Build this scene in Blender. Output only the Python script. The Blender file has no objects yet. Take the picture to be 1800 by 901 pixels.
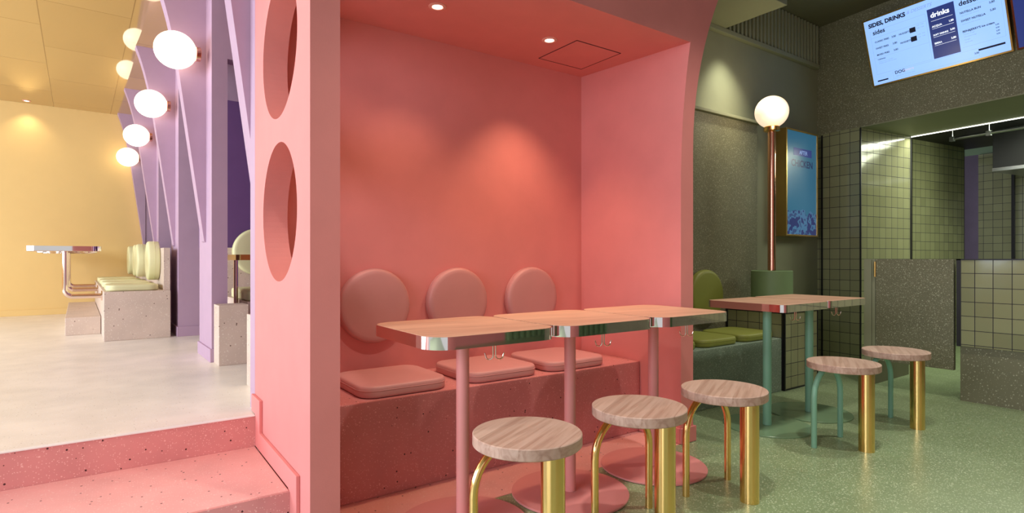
import bpy, bmesh, math, random
from mathutils import Vector, Matrix
random.seed(7)
S = bpy.context.scene
col = S.collection
R = math.radians
PI = math.pi

# ------------------------------------------------------------------ camera, world, lights, exposure
cam_d = bpy.data.cameras.new('camera'); cam = bpy.data.objects.new('camera', cam_d); col.objects.link(cam)
cam.location = (0, 0, 1.0); cam.rotation_euler = (R(90), 0, R(-35.25))
cam_d.sensor_width = 36; cam_d.lens = 20.0; cam_d.shift_y = 0.0025; cam_d.clip_start = 0.02
S.camera = cam
S.view_settings.view_transform = 'Standard'; S.view_settings.look = 'None'
S.view_settings.exposure = 0.0; S.view_settings.gamma = 1.0
S.view_settings.use_curve_mapping = False

w = bpy.data.worlds.new('street_daylight'); S.world = w; w.use_nodes = True
wn = w.node_tree.nodes; wb = wn['Background']
wb.inputs[0].default_value = (0.93, 0.96, 1.0, 1); wb.inputs[1].default_value = 0.72

def area(name, loc, target, size, energy, colr, size_y=None, spread=180):
    d = bpy.data.lights.new(name, 'AREA'); d.energy = energy; d.color = colr; d.shape = 'RECTANGLE'
    d.size = size; d.size_y = size_y or size; d.spread = R(spread)
    o = bpy.data.objects.new(name, d); col.objects.link(o); o.location = loc
    o.rotation_euler = (Vector(target) - Vector(loc)).to_track_quat('-Z', 'Y').to_euler()
    return o
def spot(name, loc, target, energy, colr, angle=70, blend=0.7, size=0.03):
    d = bpy.data.lights.new(name, 'SPOT'); d.energy = energy; d.color = colr
    d.spot_size = R(angle); d.spot_blend = blend; d.shadow_soft_size = size
    o = bpy.data.objects.new(name, d); col.objects.link(o); o.location = loc
    o.rotation_euler = (Vector(target) - Vector(loc)).to_track_quat('-Z', 'Y').to_euler()
    return o
def point(name, loc, energy, colr, size=0.1):
    d = bpy.data.lights.new(name, 'POINT'); d.energy = energy; d.color = colr; d.shadow_soft_size = size
    o = bpy.data.objects.new(name, d); col.objects.link(o); o.location = loc
    return o
# daylight through the shop windows: left of the cream room, and the shop front behind the camera
area('window_light_side', (-4.3, 5.6, 1.8), (0, 5.4, 0.5), 5.0, 250, (0.74, 0.86, 1.0), 2.0)
area('window_light_front', (-4.2, 0.6, 1.9), (1.2, 1.6, 0.6), 3.6, 190, (0.90, 0.90, 1.0), 2.4)

# ------------------------------------------------------------------ materials
def srgb(r, g, b):
    f = lambda c: (c/255/12.92) if c/255 <= 0.04045 else ((c/255+0.055)/1.055)**2.4
    return (f(r), f(g), f(b), 1)
def mat(name, base, rough=0.6, metal=0.0, noise=0.06, nscale=6.0, bump=0.0, bscale=180.0, coat=0.0, spec=0.5):
    m = bpy.data.materials.new(name); m.use_nodes = True; nt = m.node_tree; b = nt.nodes['Principled BSDF']
    b.inputs['Roughness'].default_value = rough; b.inputs['Metallic'].default_value = metal
    b.inputs['Coat Weight'].default_value = coat; b.inputs['Specular IOR Level'].default_value = spec
    tc = nt.nodes.new('ShaderNodeTexCoord')
    n = nt.nodes.new('ShaderNodeTexNoise'); n.inputs['Scale'].default_value = nscale; n.inputs['Detail'].default_value = 4
    nt.links.new(tc.outputs['Object'], n.inputs['Vector'])
    r = nt.nodes.new('ShaderNodeValToRGB')
    r.color_ramp.elements[0].position = 0.3; r.color_ramp.elements[1].position = 0.7
    r.color_ramp.elements[0].color = tuple(c*(1-noise) for c in base[:3]) + (1,)
    r.color_ramp.elements[1].color = tuple(min(1, c*(1+noise)) for c in base[:3]) + (1,)
    nt.links.new(n.outputs['Fac'], r.inputs[0]); nt.links.new(r.outputs[0], b.inputs['Base Color'])
    if bump:
        n2 = nt.nodes.new('ShaderNodeTexNoise'); n2.inputs['Scale'].default_value = bscale
        nt.links.new(tc.outputs['Object'], n2.inputs['Vector'])
        bp = nt.nodes.new('ShaderNodeBump'); bp.inputs['Strength'].default_value = bump; bp.inputs['Distance'].default_value = 0.002
        nt.links.new(n2.outputs['Fac'], bp.inputs['Height']); nt.links.new(bp.outputs[0], b.inputs['Normal'])
    return m
def terrazzo(name, base, light, dark, rough=0.5, s_light=90, s_dark=45, t_light=0.28, t_dark=0.17, keep=0.5, keepd=0.35, spec=0.5):
    m = bpy.data.materials.new(name); m.use_nodes = True; nt = m.node_tree; b = nt.nodes['Principled BSDF']
    b.inputs['Roughness'].default_value = rough; b.inputs['Specular IOR Level'].default_value = spec
    tc = nt.nodes.new('ShaderNodeTexCoord')
    def specks(scale, thr, keepf):
        v = nt.nodes.new('ShaderNodeTexVoronoi'); v.inputs['Scale'].default_value = scale; v.inputs['Randomness'].default_value = 1
        nt.links.new(tc.outputs['Object'], v.inputs['Vector'])
        a = nt.nodes.new('ShaderNodeMath'); a.operation = 'LESS_THAN'; a.inputs[1].default_value = thr
        nt.links.new(v.outputs['Distance'], a.inputs[0])
        sp = nt.nodes.new('ShaderNodeSeparateColor'); nt.links.new(v.outputs['Color'], sp.inputs[0])
        k = nt.nodes.new('ShaderNodeMath'); k.operation = 'LESS_THAN'; k.inputs[1].default_value = keepf
        nt.links.new(sp.outputs[0], k.inputs[0])
        mu = nt.nodes.new('ShaderNodeMath'); mu.operation = 'MULTIPLY'
        nt.links.new(a.outputs[0], mu.inputs[0]); nt.links.new(k.outputs[0], mu.inputs[1])
        return mu.outputs[0]
    n = nt.nodes.new('ShaderNodeTexNoise'); n.inputs['Scale'].default_value = 5; nt.links.new(tc.outputs['Object'], n.inputs['Vector'])
    r = nt.nodes.new('ShaderNodeValToRGB'); r.color_ramp.elements[0].position = .3; r.color_ramp.elements[1].position = .7
    r.color_ramp.elements[0].color = tuple(c*.93 for c in base[:3])+(1,); r.color_ramp.elements[1].color = tuple(min(1, c*1.07) for c in base[:3])+(1,)
    nt.links.new(n.outputs['Fac'], r.inputs[0])
    cur = r.outputs[0]
    for sc, th, cl, kf in ((s_light, t_light, light, keep), (s_light*.45, t_light*.8, light, keep*.35), (s_dark, t_dark, dark, keepd)):
        mx = nt.nodes.new('ShaderNodeMix'); mx.data_type = 'RGBA'
        nt.links.new(specks(sc, th, kf), mx.inputs[0]); nt.links.new(cur, mx.inputs[6]); mx.inputs[7].default_value = cl
        cur = mx.outputs[2]
    nt.links.new(cur, b.inputs['Base Color'])
    return m
def tile(name, base, grout, size=0.1, rough=0.12, var=0.1, mortar=0.0022):
    m = bpy.data.materials.new(name); m.use_nodes = True; nt = m.node_tree; b = nt.nodes['Principled BSDF']
    tc = nt.nodes.new('ShaderNodeTexCoord')
    sp = nt.nodes.new('ShaderNodeSeparateXYZ'); nt.links.new(tc.outputs['Object'], sp.inputs[0])
    sn = nt.nodes.new('ShaderNodeSeparateXYZ'); nt.links.new(tc.outputs['Normal'], sn.inputs[0])
    ab = nt.nodes.new('ShaderNodeMath'); ab.operation = 'ABSOLUTE'; nt.links.new(sn.outputs[0], ab.inputs[0])
    gt = nt.nodes.new('ShaderNodeMath'); gt.operation = 'GREATER_THAN'; gt.inputs[1].default_value = .5; nt.links.new(ab.outputs[0], gt.inputs[0])
    mx = nt.nodes.new('ShaderNodeMix'); nt.links.new(gt.outputs[0], mx.inputs[0]); nt.links.new(sp.outputs[0], mx.inputs[2]); nt.links.new(sp.outputs[1], mx.inputs[3])
    cb = nt.nodes.new('ShaderNodeCombineXYZ'); nt.links.new(mx.outputs[0], cb.inputs[0]); nt.links.new(sp.outputs[2], cb.inputs[1])
    br = nt.nodes.new('ShaderNodeTexBrick'); br.offset = 0; br.squash = 1
    br.inputs['Scale'].default_value = 1; br.inputs['Brick Width'].default_value = size; br.inputs['Row Height'].default_value = size
    br.inputs['Mortar Size'].default_value = mortar; br.inputs['Mortar Smooth'].default_value = .1
    br.inputs['Color1'].default_value = tuple(c*(1-var) for c in base[:3])+(1,); br.inputs['Color2'].default_value = tuple(c*(1+var) for c in base[:3])+(1,)
    br.inputs['Mortar'].default_value = grout
    nt.links.new(cb.outputs[0], br.inputs['Vector']); nt.links.new(br.outputs['Color'], b.inputs['Base Color'])
    mr = nt.nodes.new('ShaderNodeMapRange'); mr.inputs[3].default_value = rough; mr.inputs[4].default_value = .8
    nt.links.new(br.outputs['Fac'], mr.inputs[0]); nt.links.new(mr.outputs[0], b.inputs['Roughness'])
    nz = nt.nodes.new('ShaderNodeTexNoise'); nz.inputs['Scale'].default_value = 9; nt.links.new(tc.outputs['Object'], nz.inputs['Vector'])
    sub = nt.nodes.new('ShaderNodeMath'); sub.operation = 'MULTIPLY_ADD'; sub.inputs[1].default_value = -1.0
    nt.links.new(br.outputs['Fac'], sub.inputs[0]); nt.links.new(nz.outputs['Fac'], sub.inputs[2])
    bp = nt.nodes.new('ShaderNodeBump'); bp.inputs['Strength'].default_value = .3; bp.inputs['Distance'].default_value = .002
    nt.links.new(sub.outputs[0], bp.inputs['Height']); nt.links.new(bp.outputs[0], b.inputs['Normal'])
    return m
def wood(name, c1, c2, c3, rough=0.45, plank=0.055, axis_rot=0.0):
    m = bpy.data.materials.new(name); m.use_nodes = True; nt = m.node_tree; b = nt.nodes['Principled BSDF']
    b.inputs['Roughness'].default_value = rough
    tc = nt.nodes.new('ShaderNodeTexCoord')
    mp = nt.nodes.new('ShaderNodeMapping'); mp.inputs['Rotation'].default_value = (0, 0, axis_rot)
    nt.links.new(tc.outputs['Object'], mp.inputs['Vector'])
    sp = nt.nodes.new('ShaderNodeSeparateXYZ'); nt.links.new(mp.outputs[0], sp.inputs[0])
    dv = nt.nodes.new('ShaderNodeMath'); dv.operation = 'DIVIDE'; dv.inputs[1].default_value = plank; nt.links.new(sp.outputs[1], dv.inputs[0])
    fl = nt.nodes.new('ShaderNodeMath'); fl.operation = 'FLOOR'; nt.links.new(dv.outputs[0], fl.inputs[0])
    wh = nt.nodes.new('ShaderNodeTexWhiteNoise'); wh.noise_dimensions = '1D'; nt.links.new(fl.outputs[0], wh.inputs['W'])
    sh = nt.nodes.new('ShaderNodeMath'); sh.operation = 'MULTIPLY_ADD'; sh.inputs[1].default_value = 3.0
    nt.links.new(wh.outputs['Value'], sh.inputs[0]); nt.links.new(sp.outputs[0], sh.inputs[2])
    cb = nt.nodes.new('ShaderNodeCombineXYZ'); nt.links.new(sh.outputs[0], cb.inputs[0]); nt.links.new(sp.outputs[1], cb.inputs[1]); nt.links.new(sp.outputs[2], cb.inputs[2])
    m2 = nt.nodes.new('ShaderNodeMapping'); m2.inputs['Scale'].default_value = (1.5, 20, 16); nt.links.new(cb.outputs[0], m2.inputs['Vector'])
    n = nt.nodes.new('ShaderNodeTexNoise'); n.inputs['Scale'].default_value = 1.6; n.inputs['Detail'].default_value = 6; n.inputs['Distortion'].default_value = 1.2
    nt.links.new(m2.outputs[0], n.inputs['Vector'])
    r = nt.nodes.new('ShaderNodeValToRGB'); e = r.color_ramp.elements
    e[0].position = .3; e[0].color = c3; e[1].position = .68; e[1].color = c1; x = e.new(.5); x.color = c2
    nt.links.new(n.outputs['Fac'], r.inputs[0])
    mx = nt.nodes.new('ShaderNodeMix'); mx.data_type = 'RGBA'; mx.blend_type = 'MULTIPLY'; mx.inputs[0].default_value = .55
    r2 = nt.nodes.new('ShaderNodeValToRGB'); r2.color_ramp.elements[0].color = (.74, .70, .70, 1); r2.color_ramp.elements[1].color = (1, 1, 1, 1)
    nt.links.new(wh.outputs['Value'], r2.inputs[0]); nt.links.new(r.outputs[0], mx.inputs[6]); nt.links.new(r2.outputs[0], mx.inputs[7])
    nt.links.new(mx.outputs[2], b.inputs['Base Color'])
    return m
def emit(name, colr, strength):
    m = bpy.data.materials.new(name); m.use_nodes = True; nt = m.node_tree; b = nt.nodes['Principled BSDF']
    b.inputs['Base Color'].default_value = colr; b.inputs['Emission Color'].default_value = colr
    b.inputs['Emission Strength'].default_value = strength; b.inputs['Roughness'].default_value = .25
    n = nt.nodes.new('ShaderNodeTexNoise'); n.inputs['Scale'].default_value = 2
    mr = nt.nodes.new('ShaderNodeMapRange'); mr.inputs[3].default_value = strength*.97; mr.inputs[4].default_value = strength*1.03
    nt.links.new(n.outputs['Fac'], mr.inputs[0]); nt.links.new(mr.outputs[0], b.inputs['Emission Strength'])
    return m

PINK = (0.74, 0.248, 0.230, 1)
M = {}
M['pink'] = mat('pink_paint', PINK, .62, noise=.03, bump=.12)
M['pink_soft'] = mat('pink_leather', (0.58, 0.26, 0.245, 1), .5, noise=.03, bump=.1, bscale=300)
M['pink_metal'] = mat('pink_powder_coat', (0.76, 0.30, 0.285, 1), .38, noise=.02)
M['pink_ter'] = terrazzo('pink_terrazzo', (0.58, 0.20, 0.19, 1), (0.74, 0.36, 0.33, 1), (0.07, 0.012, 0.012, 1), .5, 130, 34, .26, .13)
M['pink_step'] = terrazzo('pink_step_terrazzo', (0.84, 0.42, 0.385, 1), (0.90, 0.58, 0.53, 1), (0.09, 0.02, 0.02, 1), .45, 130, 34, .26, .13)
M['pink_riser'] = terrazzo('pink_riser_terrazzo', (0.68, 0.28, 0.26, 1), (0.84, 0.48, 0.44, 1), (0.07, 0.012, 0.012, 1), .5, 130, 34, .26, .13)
M['cream_ter'] = terrazzo('cream_floor_terrazzo', (0.85, 0.78, 0.68, 1), (0.92, 0.89, 0.85, 1), (0.35, 0.25, 0.15, 1), .35, 120, 60, .25, .13)
M['beige_ter'] = terrazzo('beige_bench_terrazzo', (0.66, 0.52, 0.43, 1), (0.8, 0.7, 0.6, 1), (0.13, 0.07, 0.05, 1), .5, 90, 30, .25, .13)
M['green_floor'] = terrazzo('green_floor_terrazzo', (0.27, 0.36, 0.19, 1), (0.58, 0.68, 0.46, 1), (0.14, 0.20, 0.09, 1), .3, 130, 80, .33, .2, .6, .4)
M['green_ter'] = terrazzo('olive_wall_terrazzo', (0.185, 0.180, 0.105, 1), (0.42, 0.42, 0.29, 1), (0.09, 0.09, 0.05, 1), .6, 135, 80, .32, .2, .55, .4)
M['green_bench'] = terrazzo('grey_green_bench_terrazzo', (0.19, 0.25, 0.19, 1), (0.38, 0.46, 0.36, 1), (0.08, 0.11, 0.08, 1), .55, 130, 80, .32, .2, .55, .4)
M['olive'] = mat('olive_paint', (0.29, 0.30, 0.19, 1), .6, noise=.03, bump=.08)
M['olive_dark'] = mat('dark_olive_paint', (0.15, 0.15, 0.085, 1), .6, noise=.03)
M['drum'] = mat('leaf_green_paint', (0.20, 0.30, 0.14, 1), .5, noise=.03)
M['green_soft'] = mat('olive_leather', (0.24, 0.26, 0.045, 1), .5, noise=.04, bump=.1, bscale=300)
M['teal'] = mat('mint_powder_coat', (0.24, 0.50, 0.36, 1), .35, noise=.02)
M['teal_base'] = mat('green_base_powder_coat', (0.20, 0.32, 0.18, 1), .22, noise=.02)
M['tile'] = tile('olive_tile', (0.30, 0.31, 0.17, 1), (0.018, 0.013, 0.03, 1))
M['black'] = mat('black_trim', (0.01, 0.01, 0.012, 1), .4, noise=.02)
M['yellow'] = mat('yellow_paint', (0.80, 0.55, 0.21, 1), .6, noise=.012)
M['lilac'] = mat('lilac_paint', (0.49, 0.325, 0.44, 1), .55, noise=.03)
M['lilac_light'] = mat('pale_lilac_paint', (0.60, 0.44, 0.63, 1), .5, noise=.02)
M['violet'] = mat('shaded_violet_paint', (0.16, 0.075, 0.22, 1), .6, noise=.03)  # darkened lilac: the shade inside the booths is put into this colour
M['cream_soft'] = mat('pale_lime_leather', (0.76, 0.74, 0.42, 1), .5, noise=.03)
M['brass'] = mat('polished_brass', (0.93, 0.62, 0.24, 1), .17, 1.0, noise=.06, nscale=3)
M['gold'] = mat('gold_frame', (0.62, 0.42, 0.14, 1), .28, 1.0, noise=.04)
M['copper'] = mat('polished_copper', (0.80, 0.45, 0.32, 1), .12, 1.0, noise=.04)
M['chrome'] = mat('mirror_steel', (0.86, 0.80, 0.76, 1), .04, 1.0, noise=.02)
M['rosegold'] = mat('rose_chrome', (0.85, 0.68, 0.58, 1), .10, 1.0, noise=.02)
M['steel'] = mat('brushed_steel', (0.55, 0.58, 0.60, 1), .3, 1.0, noise=.05)
M['dark'] = mat('dark_kitchen_steel', (0.02, 0.02, 0.022, 1), .5, 0.0, noise=.1)
M['table_wood'] = wood('table_oak', (0.80, 0.49, 0.33, 1), (0.74, 0.43, 0.28, 1), (0.60, 0.32, 0.20, 1), .4, .075, R(8))
M['stool_wood'] = wood('stool_walnut', (0.66, 0.46, 0.37, 1), (0.60, 0.40, 0.31, 1), (0.44, 0.26, 0.19, 1), .5, .05, R(-28))
M['globe'] = emit('opal_glass_globe', (1.0, 0.86, 0.64, 1), 2.4)
M['globe_warm'] = emit('warm_opal_glass_globe', (1.0, 0.76, 0.55, 1), .85)
M['lens'] = emit('downlight_lens', (1.0, 0.88, 0.7, 1), 6)
M['led'] = emit('led_strip', (1.0, 1.0, 0.86, 1), 3.0)
M['ring'] = mat('pink_lamp_ring', (0.85, 0.42, 0.36, 1), .4)
M['screen'] = emit('lit_screen', (0.31, 0.54, 1.0, 1), 0.84)
M['navy'] = emit('navy_screen_area', (0.02, 0.035, 0.16, 1), .9)
M['ink'] = mat('screen_ink', (0.005, 0.01, 0.05, 1), .5, noise=0)
M['inkgrey'] = emit('screen_grey_script', (0.22, 0.34, 0.62, 1), .8)
M['white_ink'] = emit('screen_white', (0.85, 0.92, 1.0, 1), 1.0)
M['ochre'] = emit('screen_orange_script', (0.75, 0.55, 0.6, 1), .7)
M['nosing'] = mat('pale_nosing', (0.85, 0.82, 0.78, 1), .35)

def poster_mat():
    m = emit('poster_screen_picture', (0.03, 0.12, 0.21, 1), .7); nt = m.node_tree; b = nt.nodes['Principled BSDF']
    tc = nt.nodes.new('ShaderNodeTexCoord'); sp = nt.nodes.new('ShaderNodeSeparateXYZ'); nt.links.new(tc.outputs['Object'], sp.inputs[0])
    n = nt.nodes.new('ShaderNodeTexNoise'); n.inputs['Scale'].default_value = 9; n.inputs['Detail'].default_value = 5; nt.links.new(tc.outputs['Object'], n.inputs['Vector'])
    ma = nt.nodes.new('ShaderNodeMath'); ma.operation = 'MULTIPLY_ADD'; ma.inputs[1].default_value = .22
    nt.links.new(n.outputs['Fac'], ma.inputs[0]); nt.links.new(sp.outputs[2], ma.inputs[2])
    lt = nt.nodes.new('ShaderNodeMath'); lt.operation = 'LESS_THAN'; lt.inputs[1].default_value = .33; nt.links.new(ma.outputs[0], lt.inputs[0])
    n2 = nt.nodes.new('ShaderNodeTexNoise'); n2.inputs['Scale'].default_value = 14; n2.inputs['Detail'].default_value = 3; nt.links.new(tc.outputs['Object'], n2.inputs['Vector'])
    r = nt.nodes.new('ShaderNodeValToRGB'); r.color_ramp.interpolation = 'CONSTANT'; e = r.color_ramp.elements
    e[0].color = (.02, .03, .12, 1); e[1].position = .48; e[1].color = (.05, .14, .27, 1); x = e.new(.60); x.color = (.03, .06, .16, 1)
    nt.links.new(n2.outputs['Fac'], r.inputs[0])
    mx = nt.nodes.new('ShaderNodeMix'); mx.data_type = 'RGBA'; nt.links.new(lt.outputs[0], mx.inputs[0]); mx.inputs[6].default_value = (.025, .12, .21, 1)
    nt.links.new(r.outputs[0], mx.inputs[7]); nt.links.new(mx.outputs[2], b.inputs['Emission Color']); nt.links.new(mx.outputs[2], b.inputs['Base Color'])
    return m
M['poster'] = poster_mat()

def ceiling_panels():
    m = bpy.data.materials.new('glossy_yellow_panels'); m.use_nodes = True; nt = m.node_tree; b = nt.nodes['Principled BSDF']
    tc = nt.nodes.new('ShaderNodeTexCoord')
    mp = nt.nodes.new('ShaderNodeMapping'); mp.inputs['Rotation'].default_value = (0, 0, R(90)); mp.inputs['Location'].default_value = (.0, .39, 0)
    nt.links.new(tc.outputs['Object'], mp.inputs[0])
    br = nt.nodes.new('ShaderNodeTexBrick'); br.offset = .5; br.inputs['Scale'].default_value = 1
    br.inputs['Brick Width'].default_value = 1.2; br.inputs['Row Height'].default_value = .6; br.inputs['Mortar Size'].default_value = .004
    br.inputs['Color1'].default_value = (.52, .33, .11, 1); br.inputs['Color2'].default_value = (.57, .37, .13, 1); br.inputs['Mortar'].default_value = (.30, .17, .05, 1)
    nt.links.new(mp.outputs[0], br.inputs['Vector']); nt.links.new(br.outputs['Color'], b.inputs['Base Color'])
    b.inputs['Roughness'].default_value = .03; b.inputs['IOR'].default_value = 2.8
    return m
M['yellow_ceiling'] = ceiling_panels()

# ------------------------------------------------------------------ mesh helpers
def obj(name, bm, m, parent=None, smooth=False, bevel=0.0, ang=35):
    me = bpy.data.meshes.new(name)
    bmesh.ops.recalc_face_normals(bm, faces=bm.faces)
    bm.to_mesh(me); bm.free()
    if m: me.materials.append(m)
    o = bpy.data.objects.new(name, me); col.objects.link(o)
    if parent: o.parent = parent
    if bevel:
        md = o.modifiers.new('bevel', 'BEVEL'); md.width = bevel; md.segments = 2; md.limit_method = 'ANGLE'; md.angle_limit = R(40)
    if smooth:
        for p in me.polygons: p.use_smooth = True
        me.set_sharp_from_angle(angle=R(ang))
    return o
def tag(o, label=None, cat=None, group=None, kind=None):
    if label: o['label'] = label
    if cat: o['category'] = cat
    if group: o['group'] = group
    if kind: o['kind'] = kind
    return o
def empty(name, loc, rz, label, cat, group=None):
    o = bpy.data.objects.new(name, None); col.objects.link(o); o.location = loc; o.rotation_euler = (0, 0, rz)
    o.empty_display_size = .1
    return tag(o, label, cat, group)
def copy_tree(o, parent=None):
    c = o.copy(); col.objects.link(c)
    if parent: c.parent = parent
    for ch in [x for x in bpy.data.objects if x.parent == o]: copy_tree(ch, c)
    return c
def box(bm, x0, x1, y0, y1, z0, z1, mtx=None):
    vs = [bm.verts.new((x, y, z)) for z in (z0, z1) for (x, y) in ((x0, y0), (x1, y0), (x1, y1), (x0, y1))]
    if mtx: 
        for v in vs: v.co = mtx @ v.co
    for f in ((0, 3, 2, 1), (4, 5, 6, 7), (0, 1, 5, 4), (1, 2, 6, 5), (2, 3, 7, 6), (3, 0, 4, 7)):
        bm.faces.new([vs[i] for i in f])
    return bm
def boxes(*bs):
    bm = bmesh.new()
    for b in bs: box(bm, *b)
    return bm
def rrect(w, h, r, n=8):
    def f(inset):
        a, b, rr = w/2-inset, h/2-inset, max(r-inset, .0005)
        pts = []
        for cx, cy, a0 in ((a-rr, b-rr, 0), (-a+rr, b-rr, 90), (-a+rr, -b+rr, 180), (a-rr, -b+rr, 270)):
            for k in range(n+1):
                t = R(a0+90*k/n); pts.append((cx+rr*math.cos(t), cy+rr*math.sin(t)))
        return pts
    return f
def circ(r, n=48):
    return lambda inset: [((r-inset)*math.cos(2*PI*k/n), (r-inset)*math.sin(2*PI*k/n)) for k in range(n)]
def loft(fn, prof, cap0=True, cap1=True, mtx=None, bm=None):
    bm = bm or bmesh.new(); rings = []
    for inset, z in prof:
        ring = [bm.verts.new((mtx @ Vector((x, y, z))) if mtx else (x, y, z)) for x, y in fn(inset)]
        rings.append(ring)
    for a, b in zip(rings, rings[1:]):
        n = len(a)
        for i in range(n): bm.faces.new((a[i], a[(i+1) % n], b[(i+1) % n], b[i]))
    if cap0: bm.faces.new(rings[0][::-1])
    if cap1: bm.faces.new(rings[-1])
    return bm
def tube(bm, pts, r, n=16, cap=True):
    P = [Vector(p) for p in pts]; rings = []; prev = None
    for i, p in enumerate(P):
        t = (P[min(i+1, len(P)-1)]-P[max(i-1, 0)]).normalized()
        if prev is None:
            u = t.orthogonal().normalized()
        else:
            u = (prev - t*prev.dot(t)).normalized()
        prev = u; v = t.cross(u)
        rings.append([bm.verts.new(p+u*r*math.cos(2*PI*k/n)+v*r*math.sin(2*PI*k/n)) for k in range(n)])
    for a, b in zip(rings, rings[1:]):
        for k in range(n): bm.faces.new((a[k], a[(k+1) % n], b[(k+1) % n], b[k]))
    if cap: bm.faces.new(rings[0][::-1]); bm.faces.new(rings[-1])
    return bm
def sphere(bm, c, rx, ry, rz, n=40):
    mt = Matrix.Translation(c) @ Matrix.Diagonal((rx, ry, rz, 1))
    bmesh.ops.create_uvsphere(bm, u_segments=n, v_segments=n//2, radius=1, matrix=mt)
    return bm
def poly_plate(outer, holes, depth):
    """flat outline in local XY with round holes, thickness from z=0 to z=depth"""
    cu = bpy.data.curves.new('outline', 'CURVE'); cu.dimensions = '2D'; cu.fill_mode = 'BOTH'; cu.extrude = depth/2
    for loop in [outer]+holes:
        s = cu.splines.new('POLY'); s.points.add(len(loop)-1)
        for p, q in zip(s.points, loop): p.co = (q[0], q[1], 0, 1)
        s.use_cyclic_u = True
    o = bpy.data.objects.new('outline', cu); col.objects.link(o)
    bpy.context.view_layer.update()
    me = bpy.data.meshes.new_from_object(o.evaluated_get(bpy.context.evaluated_depsgraph_get()))
    bpy.data.objects.remove(o); bpy.data.curves.remove(cu)
    bm = bmesh.new(); bm.from_mesh(me); bpy.data.meshes.remove(me)
    bmesh.ops.remove_doubles(bm, verts=bm.verts, dist=1e-5)
    for f in bm.faces: f.smooth = False
    for v in bm.verts: v.co.z += depth/2
    return bm
def text_bm(items):
    """items: (string, x, y, size, weight, shear); flat lettering on local XY"""
    bm = bmesh.new()
    for s, x, y, size, weight, shear in items:
        cu = bpy.data.curves.new('letters', 'FONT'); cu.body = s; cu.size = size; cu.offset = weight; cu.shear = shear
        cu.resolution_u = 3
        o = bpy.data.objects.new('letters', cu); col.objects.link(o); bpy.context.view_layer.update()
        me = bpy.data.meshes.new_from_object(o.evaluated_get(bpy.context.evaluated_depsgraph_get()))
        me.transform(Matrix.Translation((x, y, 0))); bm.from_mesh(me)
        bpy.data.objects.remove(o); bpy.data.curves.remove(cu); bpy.data.meshes.remove(me)
    return bm
def struct(name, bm, m, loc=(0, 0, 0), rz=0, bevel=0, smooth=False, label=None):
    o = obj(name, bm, m, None, smooth, bevel); o.location = loc; o.rotation_euler = (0, 0, rz)
    tag(o, label=label, kind='structure'); return o

Zc = 3.3       # green and pink room ceiling
UF = .284      # raised cream floor
# ================================================================== STRUCTURE
# --- floors
bm = bmesh.new()
box(bm, .6615, 2.52, -2.6, 1.985, -.1, 0); box(bm, 2.52, 9.6, -2.6, 4.2, -.1, 0); box(bm, -4.5, .6615, -2.6, 1.57, -.1, 0); box(bm, .556, .6615, 1.57, 1.985, -.1, 0)
struct('floor_green', bm, M['green_floor'], label='speckled green terrazzo floor')
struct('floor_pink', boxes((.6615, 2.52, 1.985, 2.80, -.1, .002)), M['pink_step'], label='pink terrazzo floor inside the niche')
struct('floor_cream', boxes((-4.5, .557, 2.835, 2.88, .12, UF), (-4.5, 2.4, 2.88, 9.9, .12, UF)), M['cream_ter'], label='raised pale cream terrazzo floor')
# --- pink partition with two round holes (plane X = .558 .. .6615)
ring = lambda cy, cz, r, n=72: [(cy+r*math.cos(2*PI*k/n), cz+r*math.sin(2*PI*k/n)) for k in range(n)]
bm = poly_plate([(1.984, 0), (2.885, 0), (2.885, Zc), (1.984, Zc)], [ring(2.43, 1.19, .281), ring(2.43, 1.855, .283), ring(2.43, 2.52, .283)], .1035)
mt = Matrix(((0, 0, 1, .558), (1, 0, 0, 0), (0, 1, 0, 0), (0, 0, 0, 1)))
bm.transform(mt)
struct('wall_partition', bm, M['pink'], label='pink partition wall with round holes cut through it')
# --- niche back wall, ceiling and header
struct('wall_niche_back', boxes((.6615, 2.62, 2.78, 2.885, 0, Zc)), M['pink'], label='pink back wall of the niche')
struct('ceiling_niche', boxes((.6615, 2.70, 2.00, 2.78, 2.19, 2.25)), M['pink'], label='low pink ceiling of the niche')
# --- right pier with curved flare
zs = [0, .6, 1.2, 1.45, 1.6, 1.7, 1.8, 1.9, 2.0, 2.1, 2.19, 2.3, 2.4, 2.5, 2.6, 2.7, 2.8, 2.9, 3.0, 3.1, 3.2, 3.3]
xi = lambda z: 2.52 + (.13*max(0, z-1.4)**2)
xo = lambda z: 2.624 + .29*max(0, z-1.6)**2
bm = bmesh.new(); rr = []
for z in zs:
    rr.append([bm.verts.new(p) for p in ((xi(z), 1.984, z), (xo(z), 1.984, z), (xo(z), 2.885, z), (2.52, 2.885, z), (2.52, 2.78, z))])
for a, b in zip(rr, rr[1:]):
    for k in range(5): bm.faces.new((a[k], a[(k+1) % 5], b[(k+1) % 5], b[k]))
bm.faces.new(rr[0][::-1]); bm.faces.new(rr[-1])
struct('wall_pier_right', bm, M['pink'], smooth=True, label='pink pier on the right of the niche flaring outward at the top')
bm = bmesh.new(); vs = []
for y in (1.984, 2.00):
    vs.append([bm.verts.new(p) for p in [(.6615, y, 2.19)]+[(xi(z), y, z) for z in zs if z >= 2.19]+[(.6615, y, Zc)]])
nv = len(vs[0])
for k in range(nv): bm.faces.new((vs[0][k], vs[0][(k+1) % nv], vs[1][(k+1) % nv], vs[1][k]))
bm.faces.new(vs[0][::-1]); bm.faces.new(vs[1])
struct('wall_niche_header', bm, M['pink'], label='pink wall face above the niche opening')
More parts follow.
